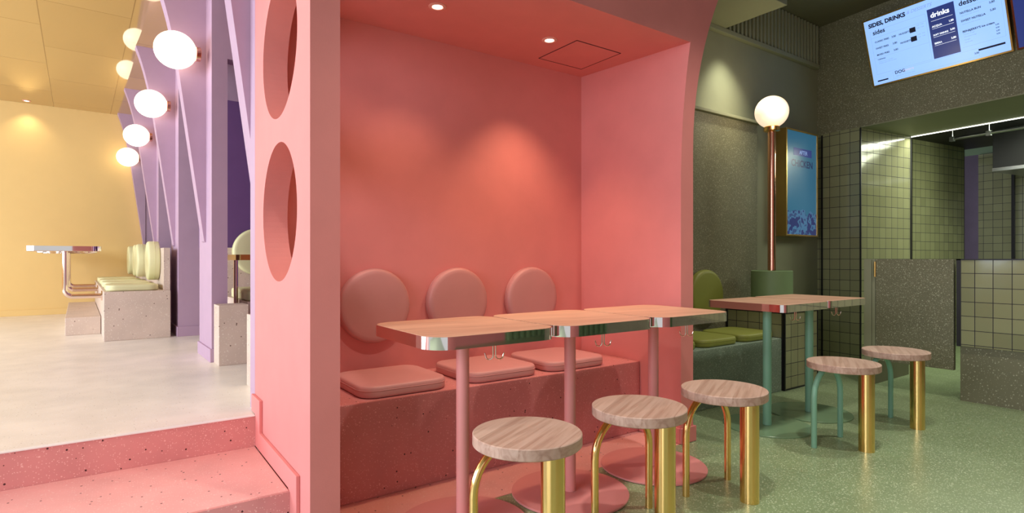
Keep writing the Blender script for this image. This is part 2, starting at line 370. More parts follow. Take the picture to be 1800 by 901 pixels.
# skirting on the pier and stepped skirting on the partition
struct('baseboard_pier', boxes((2.508, 2.638, 1.972, 1.984, .002, .085), (2.624, 2.638, 1.984, 2.30, .002, .085), (2.508, 2.52, 1.984, 2.272, .003, .085)), M['pink'], bevel=.002)
def strip_x(poly, x0, x1):
    b = poly_plate(poly, [], x1-x0)
    b.transform(Matrix(((0, 0, 1, x0), (1, 0, 0, 0), (0, 1, 0, 0), (0, 0, 0, 1)))); return b
struct('baseboard_steps', strip_x([(2.11, 0), (2.222, 0), (2.222, .144), (2.822, .144), (2.822, .288), (2.898, .288), (2.898, .366), (2.725, .366), (2.725, .222), (2.11, .222)], .544, .5575), M['pink'], bevel=.002)
# --- ceilings
struct('ceiling', boxes((-4.5, .556, -2.6, 2.88, Zc, Zc+.1), (.556, 9.6, -2.6, 4.2, Zc, Zc+.1)), M['olive_dark'], label='dark olive ceiling over the front room')
O_L = (.577, 4.43, 0); A_L = R(2.06)
struct('ceiling_yellow', boxes((-5, 2.2, -1.55, 5.3, 2.97, 3.07)), M['yellow_ceiling'], O_L, A_L, label='glossy yellow panelled ceiling of the raised room')
struct('wall_yellow', boxes((-5, 2.2, 5.05, 5.2, .2, 3.0)), M['yellow'], O_L, A_L, label='plain yellow end wall')
struct('baseboard_yellow', boxes((-5, -.01, 5.035, 5.05, UF, UF+.075)), M['yellow'], O_L, A_L, bevel=.002)
struct('wall_violet', boxes((1.45, 1.55, -1.5, 5.05, UF, 2.97)), M['violet'], O_L, A_L, label='violet wall behind the booths, coloured dark as in shade')
struct('wall_left', boxes((-4.6, -4.5, 3.0, 9.8, 0, .8), (-4.6, -4.5, 3.0, 9.8, 2.9, 3.3)), M['yellow'])
# --- lilac fins dividing the booths, each with a leaning wedge buttress
def fin(q, full):
    b = bmesh.new()
    if full: box(b, 0, 1.45, q, q+.12, UF, 2.97); box(b, 0, .10, q+.12, q+.50, UF, 2.97)
    else: box(b, 0, .10, q, q+.50, UF, 2.97); box(b, .10, 1.45, q, q+.12, 2.41, 2.97)
    return b
def wedge(q):
    pts = [(0, 1.12), (-.012, 1.13), (-.165, 2.28)]
    for k in range(1, 11):
        t = k/10; pts.append((-.165-.10*t-.05*t**3, 2.28+.69*t))
    pts.append((0, 2.97))
    b = poly_plate(pts, [], .12)
    b.transform(Matrix(((1, 0, 0, 0), (0, 0, 1, q+.22), (0, 1, 0, 0), (0, 0, 0, 1)))); return b
def spandrel(q, n=14):
    L = 1.65; pts = [(q+.50, 2.25)]
    for k in range(1, n+1):
        t = k/n; pts.append((q+.50+(L-.50)*t, 2.25+.60*math.sin(t*PI/2)**.8))
    return pts+[(q+L, 2.97), (q+.50, 2.97)]
def strip_x(poly, x0, x1):
    b = poly_plate(poly, [], x1-x0)
    b.transform(Matrix(((0, 0, 1, x0), (1, 0, 0, 0), (0, 1, 0, 0), (0, 0, 0, 1)))); return b
for i, q in enumerate((-1.53, 0, 1.65, 3.30, 4.93)):
    if i == 4: struct('wall_fin', boxes((0, 1.45, q, q+.11, UF, 2.97)), M['lilac'], O_L, A_L)
    else: struct('wall_fin', fin(q, i > 1) if i else boxes((-.072, .03, q+.0, q+.09, UF, 2.97)), M['lilac'], O_L, A_L, label='lilac dividing wall between two booths of the raised room')
    if i < 4:
        struct('trim_buttress', wedge(q-(.13 if i == 0 else 0)), M['lilac'], O_L, A_L, label='lilac wedge buttress leaning outward from a fin')
        struct('trim_arch', strip_x(spandrel(q), .0, .05), M['lilac'], O_L, A_L, label='lilac arched spandrel between two fins')
    else: struct('trim_buttress', wedge(q-.23), M['lilac'], O_L, A_L)
    if 0 < i < 4: struct('baseboard_fin', boxes((-.012, 0, q-.012, q+.51, UF, UF+.09), (0, .10 if i == 1 else .5, q-.012, q, UF, UF+.09)), M['lilac'], O_L, A_L, bevel=.002)
struct('wall_booth', boxes((.101, 1.45, 1.14, 1.20, 1.1001, 2.41)), M['violet'], O_L, A_L, label='wall above the booth backboard, its shade coloured in as violet')  # reads deep violet from shade, which is painted into its colour

# --- green room
Y2 = 2.83
struct('wall_green_back', boxes((2.624, 5.9, 2.875, 2.96, 0, Zc)), M['olive'], label='olive painted wall behind the green bench')
struct('trim_moulding', boxes((2.63, 4.66, 2.80, 2.8749, 2.175, 2.20)), M['olive'], bevel=.004)
struct('trim_ledge', boxes((2.70, 5.72, 2.83, 2.8749, 2.875, 2.915)), M['olive'], bevel=.004)
struct('wall_green_panel', boxes((2.63, 4.63, 2.83, 2.8749, .0, 2.174)), M['green_ter'], label='speckled wall panel behind the green cushions')
struct('ceiling_soffit', boxes((2.72, 4.18, 2.31, 2.8748, 2.9151, Zc)), M['olive'], bevel=.004, label='boxed olive ceiling soffit')
bm = bmesh.new()
for k in range(26):
    x = 4.23+k*.058; box(bm, x, x+.03, 2.835, 2.8749, 2.9152, 3.295)
struct('trim_louvre', bm, M['olive'], bevel=.004, label='vertical olive louvre slats high on the wall')
bm = bmesh.new()
for k in range(24):
    x = 2.78+k*.058; box(bm, x, x+.03, 2.29, 2.3099, 2.985, 3.295)
struct('trim_louvre_soffit', bm, M['olive_dark'], bevel=.003)

# kitchen frame K
KO = (5.70, 2.449, 0); KA = R(-7.7)
struct('wall_kitchen_pier', boxes((0, .817, 0, .50, 0, 2.2299)), M['tile'], KO, KA, label='tiled pier at the kitchen opening')
struct('wall_kitchen_header', boxes((0, .84, -4.6, .9, 2.23, Zc-.001)), M['green_ter'], KO, KA, label='speckled olive wall above the kitchen opening')
struct('trim_header_soffit', boxes((.0, .835, -4.6, -.001, 2.222, 2.2299)), M['olive'], KO, KA)
struct('trim_corner', boxes((-.006, .004, -.006, .006, 0, 2.221), (.805, .86, .005, .07, 0, 2.221), (-.006, .0, .37, .386, 0, 2.22)), M['black'], KO, KA)
struct('wall_kitchen_side', boxes((1.64, 2.75, .40, .50, 0, 2.35)), M['tile'], KO, KA, label='lit tiled side wall inside the kitchen')
struct('wall_kitchen_link', boxes((.86, 1.64, .52, .60, 0, 2.35)), M['black'], KO, KA)
struct('wall_kitchen_back', boxes((3.46, 3.56, -4.6, .556, 0, 2.35)), M['tile'], KO, KA, label='dim tiled back wall of the kitchen')
struct('trim_kitchen_post', boxes((3.43, 3.459, .17, .20, 0, 2.2), (2.75, 2.765, .40, .50, 0, 2.35)), M['black'], KO, KA)
struct('door_1', boxes((3.50, 3.56, .5561, 1.30, 0, 2.36)), mat('grey_violet_door', (.16, .12, .2, 1), .5), KO, KA, label='grey violet door at the back of the kitchen')
struct('trim_passage', boxes((3.50, 3.56, -.3, 1.30, 2.3601, 2.60)), M['teal_base'], KO, KA)
struct('ceiling_kitchen', boxes((.8401, 2.9, -4.6, .9, 2.35, 2.42)), M['dark'], KO, KA, label='dark glossy kitchen ceiling')
struct('wall_right_end', boxes((9.5, 9.6, -2.6, 4.2, 0, Zc)), M['olive_dark'])
struct('wall_front_pink', boxes((.2, 3.999, -2.7, -2.6, 0, Zc)), M['pink'])  # unseen wall behind the camera, added so the table edges reflect pink
# fluted green front wall behind the camera (added, seen only in the polished table edges)
bm = bmesh.new(); box(bm, 4.0, 9.5, -2.7, -2.6, 0, Zc)
for k in range(34): box(bm, 4.05+k*.16, 4.13+k*.16, -2.6, -2.54, 0, Zc)
struct('wall_front', bm, M['drum'])

# ================================================================== THINGS: steps
st = empty('terrazzo_steps', (-1.5, 2.5, 0), 0, 'pink terrazzo steps rising to the cream floor beside the holed wall', 'steps')
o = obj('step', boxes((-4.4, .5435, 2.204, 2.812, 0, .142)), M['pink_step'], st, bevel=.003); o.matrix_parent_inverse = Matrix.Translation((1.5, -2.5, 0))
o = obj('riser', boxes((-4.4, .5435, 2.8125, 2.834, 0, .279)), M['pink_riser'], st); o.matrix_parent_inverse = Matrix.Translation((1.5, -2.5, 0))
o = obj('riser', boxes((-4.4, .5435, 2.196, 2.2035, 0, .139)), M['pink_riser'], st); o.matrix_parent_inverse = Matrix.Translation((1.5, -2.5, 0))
o = obj('nosing', boxes((-4.4, .5435, 2.808, 2.8345, .2795, .2845)), M['nosing'], st, bevel=.001); o['label'] = 'pale metal nosing'; o.matrix_parent_inverse = Matrix.Translation((1.5, -2.5, 0))

# ================================================================== benches
def single(name, bm, m, label, cat, loc=(0, 0, 0), rz=0, group=None, bevel=0, smooth=False):
    o = obj(name, bm, m, None, smooth, bevel); o.location = loc; o.rotation_euler = (0, 0, rz)
    return tag(o, label, cat, group)
single('terrazzo_bench', boxes((-.928, .928, 0, .504, 0, .405)), M['pink_ter'], 'long pink terrazzo bench along the back of the pink niche', 'bench', (1.5905, 2.274, .002), bevel=.004)
single('terrazzo_bench', boxes((-.76, .76, 0, .485, 0, .40)), M['green_bench'], 'grey green speckled bench against the green wall', 'bench', (3.40, 2.343, 0), bevel=.004)

# ------------------------------------------------------------------ cushions
def cushion_bm(w_, d_, t, r=.08):
    return loft(rrect(w_, d_, r), [(.02, 0), (.004, .004), (0, .012), (0, t*.70), (.002, t*.86), (.007, t*.95), (.015, t*.99), (.05, t*1.03), (.12, t*1.05)])
def round_bm(r, t):
    return loft(circ(r), [(.012, 0), (.002, .005), (0, .012), (0, t-.02), (.004, t-.009), (.013, t-.002), (.03, t), (r*.5, t+.003)])
def cushion(kind_mat, loc, rz, label, group, w_=.42, d_=.41, t=.055):
    o = obj('seat_cushion', cushion_bm(w_, d_, t), kind_mat, None, True, ang=50); o.location = loc; o.rotation_euler = (0, 0, rz)
    o2 = obj('seam', tube(bmesh.new(), [(x, y, t*.62) for x, y in rrect(w_+.001, d_+.001, .08)(0)]+[(w_/2, d_/2-.08, t*.62)], .0016, 6), kind_mat, o, True)
    return tag(o, label, 'cushion', group)
def backrest(kind_mat, loc, rot, label, group, r=.187, t=.055):
    o = obj('back_cushion', round_bm(r, t), kind_mat, None, True, ang=50); o.location = loc; o.rotation_euler = rot
    rr_ = r+.001
    obj('seam', tube(bmesh.new(), [(rr_*math.cos(2*PI*k/48), rr_*math.sin(2*PI*k/48), t*.45) for k in range(49)], .0016, 6), kind_mat, o, True)
    return tag(o, label, 'cushion', group)
for x, lb in ((1.07, 'pink square seat cushion on the pink bench, leftmost, next to the partition'), (1.595, 'pink square seat cushion in the middle of the pink bench'), (2.075, 'pink square seat cushion at the right end of the pink bench')):
    cushion(M['pink_soft'], (x, 2.50, .407), 0, lb, 'pink seat cushions')
for x, lb in ((1.095, 'round pink back cushion on the wall, leftmost, beside the partition'), (1.575, 'round pink back cushion on the wall, middle of the three'), (2.09, 'round pink back cushion on the wall, rightmost of the pink ones')):
    backrest(M['pink_soft'], (x, 2.78, .764), (R(90), 0, 0), lb, 'round pink back cushions')
for x, lb in ((2.99, 'olive seat cushion mostly hidden behind the pink pier'), (3.45, 'olive seat cushion on the green bench, just right of the pink pier'), (3.915, 'olive seat cushion at the far right end of the green bench')):
    cushion(M['green_soft'], (x, 2.56, .400), 0, lb, 'olive seat cushions', d_=.39)
backrest(M['green_soft'], (3.86, 2.83, .71), (R(90), 0, 0), 'round olive back cushion on the speckled green wall', None, r=.205, t=.06)

# ------------------------------------------------------------------ tables
def J(side):
    pts = [(side*.004, 0, 0), (side*.004, 0, -.045)]
    for k in range(9):
        t = R(180+180*k/8); pts.append((side*(.0155+.0115*math.cos(t)*1), 0, -.045+.0115*math.sin(t)))
    pts.append((side*.030, 0, -.036)); return pts
def make_table(pole_m, base_m, band_m, size, rad, hook_xy, name='cafe_table'):
    t = empty(name, (0, 0, 0), 0, 'x', 'table')
    h = .75; th = .042
    obj('tabletop', loft(rrect(size-.006, size-.006, rad), [(.0, h-th+.002), (0, h)]), M['table_wood'], t, True)
    b = obj('edge_band', loft(rrect(size, size, rad, 12), [(.004, h-th), (0, h-th), (0, h-.0006), (.0030, h-.0006)], cap0=False, cap1=False), band_m, t, True)
    b['label'] = 'mirror polished metal edge band'
    obj('pole', loft(circ(.0245, 32), [(0, .008), (0, h-th)]), pole_m, t, True)
    obj('base', loft(circ(.25, 96), [(0, 0), (0, .006), (.0015, .0075)]), base_m, t, True)
    hk = bmesh.new(); tube(hk, J(1), .0022, 8); tube(hk, J(-1), .0022, 8)
    hk.transform(Matrix.Translation((hook_xy[0], hook_xy[1], h-th)) @ Matrix.Rotation(R(-25), 4, 'Z') @ Matrix.Scale(1.15, 4))
    obj('bag_hook', hk, M['rosegold'], t, True)
    return t
tabs = []
t0 = make_table(M['pink_metal'], M['pink_metal'], M['chrome'], .527, .085, (.03, -.17))
for i, (x, y, lb) in enumerate(((1.081, 1.85, 'wooden cafe table with mirrored rim on a pink pole, nearest and leftmost'),
                                (1.612, 1.85, 'wooden cafe table with mirrored rim on a pink pole, middle of the pink niche row'),
                                (2.143, 1.85, 'wooden cafe table with mirrored rim on a pink pole beside the pink pier'))):
    t = t0 if i == 0 else copy_tree(t0)
    t.location = (x, y, 0.0025); t['label'] = lb; t['group'] = 'tables in front of the pink bench'
g0 = make_table(M['teal'], M['teal_base'], M['chrome'], .495, .035, (.04, -.15))
for i, (x, y, lb) in enumerate(((3.222, 1.905, 'wooden cafe table on a mint green pole, in front of the green bench'),
                                (3.722, 1.91, 'wooden cafe table on a mint green pole, farther right near the tiled pier'))):
    t = g0 if i == 0 else copy_tree(g0)
    t.location = (x, y, 0.0005 + .001*i); t['label'] = lb; t['group'] = 'tables in front of the green bench'

# ------------------------------------------------------------------ stools
def make_stool(leg_m):
    t = empty('round_stool', (0, 0, 0), 0, 'x', 'stool')
    # camera-independent: column to the right-front, arch behind, all inside the seat outline
    obj('seat', loft(circ(.175, 72), [(.003, .413), (0, .416), (0, .4475), (.0025, .45)]), M['stool_wood'], t, True)
    c = bmesh.new(); loft(circ(.0375, 40), [(0, 0), (0, .414)], bm=c, mtx=Matrix.Translation((.0165, -.109, 0)))
    o = obj('column_leg', c, M['brass'], t, True); o['label'] = 'thick brass column leg'
    A = Vector((-.154, .076, 0)); B = Vector((.151, .084, 0))
    L = (B-A).length/2; mid = (A+B)/2; d = (B-A).normalized(); pts = []
    pts.append(A); pts.append(A+Vector((0, 0, .255)))
    for k in range(1, 20):
        a = PI*k/20; pts.append(mid-d*L*math.cos(a)+Vector((0, 0, .255+.148*math.sin(a))))
    pts.append(B+Vector((0, 0, .255))); pts.append(B)
    obj('arched_leg', tube(bmesh.new(), pts, .0145, 16), leg_m, t, True)
    return t
fw = Vector((.577, .8166)); rt = Vector((.8166, -.577))
stools = [(.049, 1.815, 'brass', 'round wooden stool on brass legs, nearest and leftmost'),
          (.477, 2.136, 'brass', 'round wooden stool on brass legs, second from the left'),
          (.905, 2.429, 'brass', 'round wooden stool on brass legs standing just right of the pink pier'),
          (1.774, 3.048, 'mint', 'round wooden stool with mint arch leg in front of the green tables'),
          (2.319, 3.44, 'mint', 'round wooden stool with mint arch leg farthest right by the counter')]
s_b = make_stool(M['brass']); s_m = make_stool(M['teal']); used = set()
for X, D, k, lb in stools:
    src = s_b if k == 'brass' else s_m
    t = src if k not in used else copy_tree(src); used.add(k)
    p = rt*X+fw*D; t.location = (p.x, p.y, .0005); t['label'] = lb; t['group'] = 'round stools along the tables'
# leg offsets were measured in camera right/forward axes; turn them into the room's axes
for t in [o for o in bpy.data.objects if o.name.startswith('round_stool')]:
    t.rotation_euler = (0, 0, 0)

# ------------------------------------------------------------------ low tiled box, lamp
tb = empty('tiled_plinth', (4.17, 2.33, 0), 0, 'low tiled box beside the green bench carrying the globe lamp', 'plinth')
obj('tiled_body', boxes((.0, .50, .0, .498, 0, .588)), M['tile'], tb)
obj('edge_trim', boxes((-.004, .018, -.004, .0, 0, .594), (-.004, 0, -.004, .018, 0, .594), (.018, .504, -.004, 0, .584, .594), (-.004, 0, .018, .498, .584, .594), (-.004, 0, .478, .498, .40, .584), (.018, .5, -.004, 0, 0, .012), (.49, .504, -.004, 0, .012, .584)), M['black'], tb)['label'] = 'black metal edge trim'
lp = empty('globe_lamp', (4.43, 2.58, .594), 0, 'tall copper pole lamp with a glowing white globe in a green drum', 'lamp')
obj('drum', loft(circ(.158, 64), [(.004, 0), (0, .004), (0, .309), (.006, .313), (.012, .313), (.014, .28)]), M['drum'], lp, True)
obj('pole', loft(circ(.031, 32), [(0, .28), (0, 1.46)]), M['copper'], lp, True)
obj('collar', loft(circ(.062, 32), [(.02, 1.445), (0, 1.455), (0, 1.485), (.004, 1.49)]), M['brass'], lp, True)
obj('globe', sphere(bmesh.new(), (0, 0, 1.485+.125), .13, .13, .13), M['globe_warm'], lp, True)

# ------------------------------------------------------------------ poster screen on the wall
ps = empty('poster_screen', (4.966, 2.745, 1.215), 0, 'upright blue advertising screen in a gold box frame on the green wall', 'screen')
obj('frame', boxes((-.005, .552, .004, .129, -.005, .010), (-.005, .552, .004, .129, .955, .970), (-.005, .012, .004, .129, .010, .955), (.535, .552, .004, .129, .010, .955), (.012, .535, .05, .129, .01, .955)), M['gold'], ps, bevel=.001)
obj('display', boxes((.012, .535, .010, .049, .010, .955)), M['poster'], ps)
RX = Matrix.Rotation(R(90), 4, 'X')
def plate(bx, mt_, m, parent, name):
    b = boxes(bx); b.transform(mt_); return obj(name, b, m, parent)
mt_ = Matrix.Translation((0, .0095, 0)) @ RX
plate((.125, .445, .735, .805, 0, .0005), mt_, M['navy'], ps, 'title_bar')
b = text_bm([('CHICKEN', .085, .635, .088, .002, 0)]); b.transform(mt_); obj('lettering', b, emit('poster_blue_ink', (.008, .02, .10, 1), .5), ps)
b = text_bm([('AFTER', .225, .752, .05, .0005, 0)]); b.transform(Matrix.Translation((0, -.001, 0)) @ mt_); obj('lettering', b, M['inkgrey'], ps)

# ------------------------------------------------------------------ menu screens
def K(a, b_, z): 
    c, s = math.cos(KA), math.sin(KA); return Vector((KO[0]+a*c-b_*s, KO[1]+a*s+b_*c, z))
Wd, Hd = 1.0, .563
bl = K(-.03, -.1435, 2.566); br = K(-.03, -1.145, 2.566); tl = K(-.03-.165, -.1435, 2.566+.538)
ux = (br-bl).normalized(); uy = (tl-bl).normalized(); uz = ux.cross(uy)
def screen_mat(off):
    m = Matrix(((ux.x, uy.x, uz.x, 0), (ux.y, uy.y, uz.y, 0), (ux.z, uy.z, uz.z, 0), (0, 0, 0, 1)))
    return Matrix.Translation(bl+ux*off) @ m
def make_screen(off, label, first):
    e = empty('menu_screen', (0, 0, 0), 0, label, 'screen', 'menu screens above the kitchen opening')
    e.matrix_world = screen_mat(off)
    obj('frame', boxes((-.012, Wd+.012, -.012, -.0005, -.04, .004), (-.012, Wd+.012, Hd+.0005, Hd+.012, -.04, .004), (-.012, -.0005, -.0005, Hd+.0005, -.04, .004), (Wd+.0005, Wd+.012, -.0005, Hd+.0005, -.04, .004), (-.0005, Wd+.0005, -.0005, Hd+.0005, -.04, -.012)), M['gold'] if first else M['copper'], e)
    obj('display', boxes((0, Wd, 0, Hd, -.0115, 0)), M['screen'] if first else M['navy'], e)
    for x in (.3, .64): obj('wall_bracket', boxes((x, x+.06, .2, .3, -.13, -.04)), M['black'], e)
    return e
ms = make_screen(0, 'bright blue menu screen listing sides, drinks and desserts', True)
def P(fx, fy): return (fx*Wd, Hd*(1-fy))
obj('drinks_panel', boxes((.495*Wd, .685*Wd, Hd*(1-.845), Hd*(1-.14), .0002, .001)), M['navy'], ms)
L_ = [('SIDES, DRINKS', .035, .115, .047, .0022, 0), ('sides', .06, .235, .052, .0012, 0),
      ('desser ts'.replace(' ', ''), .715, .235, .052, .0012, 0), ('DOG', .185, .905, .036, .0008, 0),
      ('CLASSIC FRIES', .065, .36, .019, .0005, 0), ('SWEET FRIES', .065, .46, .019, .0005, 0), ('MIXED FRIES', .065, .56, .019, .0005, 0),
      ('3,80', .205, .36, .021, .0004, 0), ('3,80', .205, .46, .021, .0004, 0), ('3,80', .205, .56, .021, .0004, 0),
      ('NUGGETS', .265, .36, .019, .0005, 0), ('NUGGETS', .265, .49, .019, .0005, 0),
      ('TOPPINGS', .065, .63, .014, .0003, 0),
      ('NUTELLA BUN', .715, .345, .021, .0006, 0), ('SWEET NUTELLA', .715, .455, .021, .0006, 0), ("BEN&JERRY'S ice cream", .715, .60, .021, .0006, 0),
      ('3,80', .905, .33, .021, .0004, 0), ('5,80', .905, .43, .021, .0004, 0), ('3,50', .925, .63, .013, .0003, 0), ('4,50', .925, .67, .013, .0003, 0), ('2,50', .925, .71, .013, .0003, 0), ('0,50', .925, .75, .013, .0003, 0),
      ('3,80', .77, .93, .018, .0003, 0)]
for s, fx, fy, sz, wt, sh in L_:
    b = text_bm([(s, fx*Wd, Hd*(1-fy), sz, wt, sh)])
    for v in b.verts: v.co.z += .0012
    obj('lettering', b, M['ink'], ms)
for (x0, x1, y0, y1) in ((.035, .125, .955, .935), (.80, .97, .90, .875), (.35, .395, .38, .31), (.35, .395, .51, .44)):
    obj('dark_bar', boxes((x0*Wd, x1*Wd, Hd*(1-y0), Hd*(1-y1), .0012, .0018)), M['ink'], ms)
b = text_bm([('& DESSERTS', .345*Wd, Hd*(1-.10), .036, .0002, .35), ('Patatine fritte croccanti', .07, Hd*.335, .0125, 0, 0), ('Patatine dolci fritte con salse', .07, Hd*.31, .0125, 0, 0), ('con crema alla nocciola', .72, Hd*.62, .0125, 0, 0), ('Sweet fries with nutella', .72, Hd*.505, .0125, 0, 0),
             ('Cookie dough', .72, Hd*.365, .0125, 0, 0), ('Chocolate fudge', .72, Hd*.33, .0125, 0, 0), ('Vaniglia', .72, Hd*.29, .0125, 0, 0), ('Caramello', .72, Hd*.255, .0125, 0, 0), ('Aggiungi una salsa al tuo menu', .19, Hd*.055, .0125, 0, 0),
             ('4,50   7,50', .405, Hd*.69, .0125, 0, 0), ('4,80   7,90', .405, Hd*.65, .0125, 0, 0), ('4,50   7,50', .405, Hd*.56, .0125, 0, 0), ('4,80   7,90', .405, Hd*.52, .0125, 0, 0)])
for (x0, x1, y) in ((.04, .48, .18), (.04, .48, .28), (.04, .48, .59), (.04, .48, .84), (.70, .98, .275), (.70, .98, .80), (.17, .80, .97), (.17, .80, .86)):
    box(b, x0*Wd, x1*Wd, Hd*(1-y)-.0006, Hd*(1-y)+.0006, 0, .0004)
for (x, y0, y1) in ((.04, .18, .84), (.48, .18, .84), (.98, .05, .80), (.17, .86, .97), (.80, .86, .97)):
    box(b, x*Wd-.0006, x*Wd+.0006, Hd*(1-y1), Hd*(1-y0), 0, .0004)
for v in b.verts: v.co.z += .0008
obj('lettering', b, M['inkgrey'], ms)
b = text_bm([('drinks', .515, Hd*(1-.265), .054, .0016, 0), ('ACQUA', .515, Hd*(1-.405), .020, .0007, 0), ('1,80', .634, Hd*(1-.395), .020, .0007, 0), ('SOFT DRINKS', .515, Hd*(1-.525), .0175, .0006, 0), ('3,00', .636, Hd*(1-.515), .019, .0007, 0), ('BIRRA', .515, Hd*(1-.645), .020, .0007, 0), ('3,80', .634, Hd*(1-.635), .020, .0007, 0)])
for y in (.315, .425, .545, .665): box(b, .515, .668, Hd*(1-y)-.001, Hd*(1-y)+.001, 0, .0006)
for v in b.verts: v.co.z += .0014
obj('lettering', b, M['white_ink'], ms)
b = text_bm([('lovers', .25, Hd*(1-.90), .034, -.0004, .35)])
for v in b.verts: v.co.z += .0012
obj('lettering', b, M['ochre'], ms)
ms2 = make_screen(1.045, 'dark navy menu screen cut off at the right edge of the view', False)
b = boxes(*[(.06, .09, Hd*(.95-k*.06), Hd*(.98-k*.06), .0002, .001) for k in range(3)]); obj('lettering', b, M['white_ink'], ms2)

# ------------------------------------------------------------------ counter, swing door
XC = 4.90
ct = empty('service_counter', (XC, 1.47, 0), 0, 'tiled service counter on a speckled plinth at the right edge', 'counter')
obj('tiled_body', boxes((0, .62, -3.4, 0, .388, .992)), M['tile'], ct).location = (0, .0, 0)
obj('plinth', boxes((.02, .60, -3.38, -.012, 0, .388)), M['green_ter'], ct)
obj('edge_trim', boxes((-.005, 0, -.022, .004, .385, 1.0), (-.005, .62, -3.4, .004, .992, 1.0), (0, .62, 0, .004, .385, .992)), M['black'], ct)['label'] = 'black metal edge trim'
dr = empty('swing_door', (XC+.012, 2.03, 0), 0, 'speckled olive half height swing door beside the counter', 'door')
obj('panel', boxes((0, .04, -.535, -.028, .207, .998)), M['green_ter'], dr, bevel=.002)
obj('hinge_rail', boxes((.005, .035, -.024, .0, .10, .998)), M['olive'], dr, bevel=.002)
obj('hinge', tube(bmesh.new(), [(-.006, -.026, .86), (-.006, -.026, .98)], .008, 12), M['gold'], dr, True)['label'] = 'gold pin hinge'
po = empty('door_post', (XC+.012, 2.032, 0), 0, 'narrow olive post carrying the swing door', 'post')
obj('post', boxes((0, .06, .0, .055, 0, 1.0)), M['olive'], po, bevel=.003)
obj('return_panel', boxes((.0601, .75, .012, .05, 0, .998)), M['olive_dark'], po)

# ------------------------------------------------------------------ kitchen hood and rail, LED
hd = empty('extractor_hood', K(1.9, -.235, 0), KA, 'dark extractor hood hanging in the kitchen', 'hood')
obj('hood_body', boxes((0, 1.2, -3.6, 0, 1.95, 2.3499)), M['dark'], hd, bevel=.003)
obj('steel_lip', boxes((-.003, 1.203, -3.603, .003, 1.915, 1.95)), M['steel'], hd)['label'] = 'pale steel lower lip'
rl = empty('ceiling_rail', K(1.0, -.1, 0), KA, 'thin steel rail with clips under the kitchen ceiling', 'rail')
obj('bar', tube(bmesh.new(), [(.35, .0, 2.225), (.35, -3.2, 2.225)], .016, 12), M['steel'], rl, True)
for k in range(6):
    y = -.02-k*.31; c = tube(bmesh.new(), [(.35, y, 2.24), (.35, y, 2.349)], .006, 8); box(c, .33, .37, y-.018, y+.018, 2.20, 2.246); obj('clip', c, M['steel'], rl)
ls = single('led_strip', boxes((.835, .843, -4.5, 0, 2.213, 2.2215)), M['led'], 'glowing LED strip along the inner edge of the kitchen opening', 'light', KO, KA)

# ------------------------------------------------------------------ niche downlights and hatch
def on_z(u, v, z):
    s = (u-900)/1000; D = (z-1)/((455-v)/1000); p = (fw+rt*s)*D; return p
def make_down(rr=.042):
    e = empty('downlight', (0, 0, 0), 0, 'x', 'light')
    b = bmesh.new(); loft(circ(rr, 40), [(0, 0), (0, -.003), (.004, -.005), (rr*.36, -.005), (rr*.38, -.001)], bm=b, cap0=False, cap1=False)
    obj('trim_ring', b, M['ring'], e, True)
    obj('lens', loft(circ(rr*.56, 32), [(0, -.0005), (0, -.003)]), M['lens'], e, True)
    return e
d0 = make_down()
for i, (x, y, z, lb) in enumerate(((*on_z(769, 11, 2.19), 2.19, 'recessed downlight in the pink niche ceiling, left'), (*on_z(966, 70, 2.19), 2.19, 'recessed downlight in the pink niche ceiling, beside the access hatch'),
                                   (*on_z(47, 177, 2.97), 2.97, 'small recessed downlight in the yellow ceiling near the end wall'))):
    e = d0 if i == 0 else copy_tree(d0); e.location = (x, y, z-.0005); e['label'] = lb
    if i < 2:
        e['group'] = 'downlights in the pink niche'
        spot('downlight_beam', (x, y, z-.02), (x+.03, 2.60, 0), (15, 42)[i], (1.0, .66, .40), 88, 1.0, .03)
    else: spot('downlight_beam', (x, y, z-.02), (x, y+.3, 0), 10, (1.0, .85, .6), 100, 1.0)
spot('downlight_beam', (.98, 2.36, 2.17), (.98, 2.62, 0), 6, (1.0, .6, .36), 100, 1.0, .04)
q = [on_z(*a, 2.188) for a in ((935, 99), (1012, 66), (1104, 96), (1022, 127))]
xs = [p.x for p in q]; ys = [p.y for p in q]
ha = empty('access_hatch', (sum(xs)/4, sum(ys)/4, 2.19), 0, 'square access hatch flush in the pink niche ceiling', 'hatch')
hw, hh = .17, .17
fr = boxes((-hw, hw, -hh, -hh+.004, -.0025, 0), (-hw, hw, hh-.004, hh, -.0025, 0), (-hw, -hw+.004, -hh, hh, -.0025, 0), (hw-.004, hw, -hh, hh, -.0025, 0))
obj('frame', fr, mat('hatch_gap', (.10, .02, .03, 1), .7), ha)
obj('panel', boxes((-hw+.006, hw-.006, -hh+.006, hh-.006, -.002, 0)), M['pink'], ha)

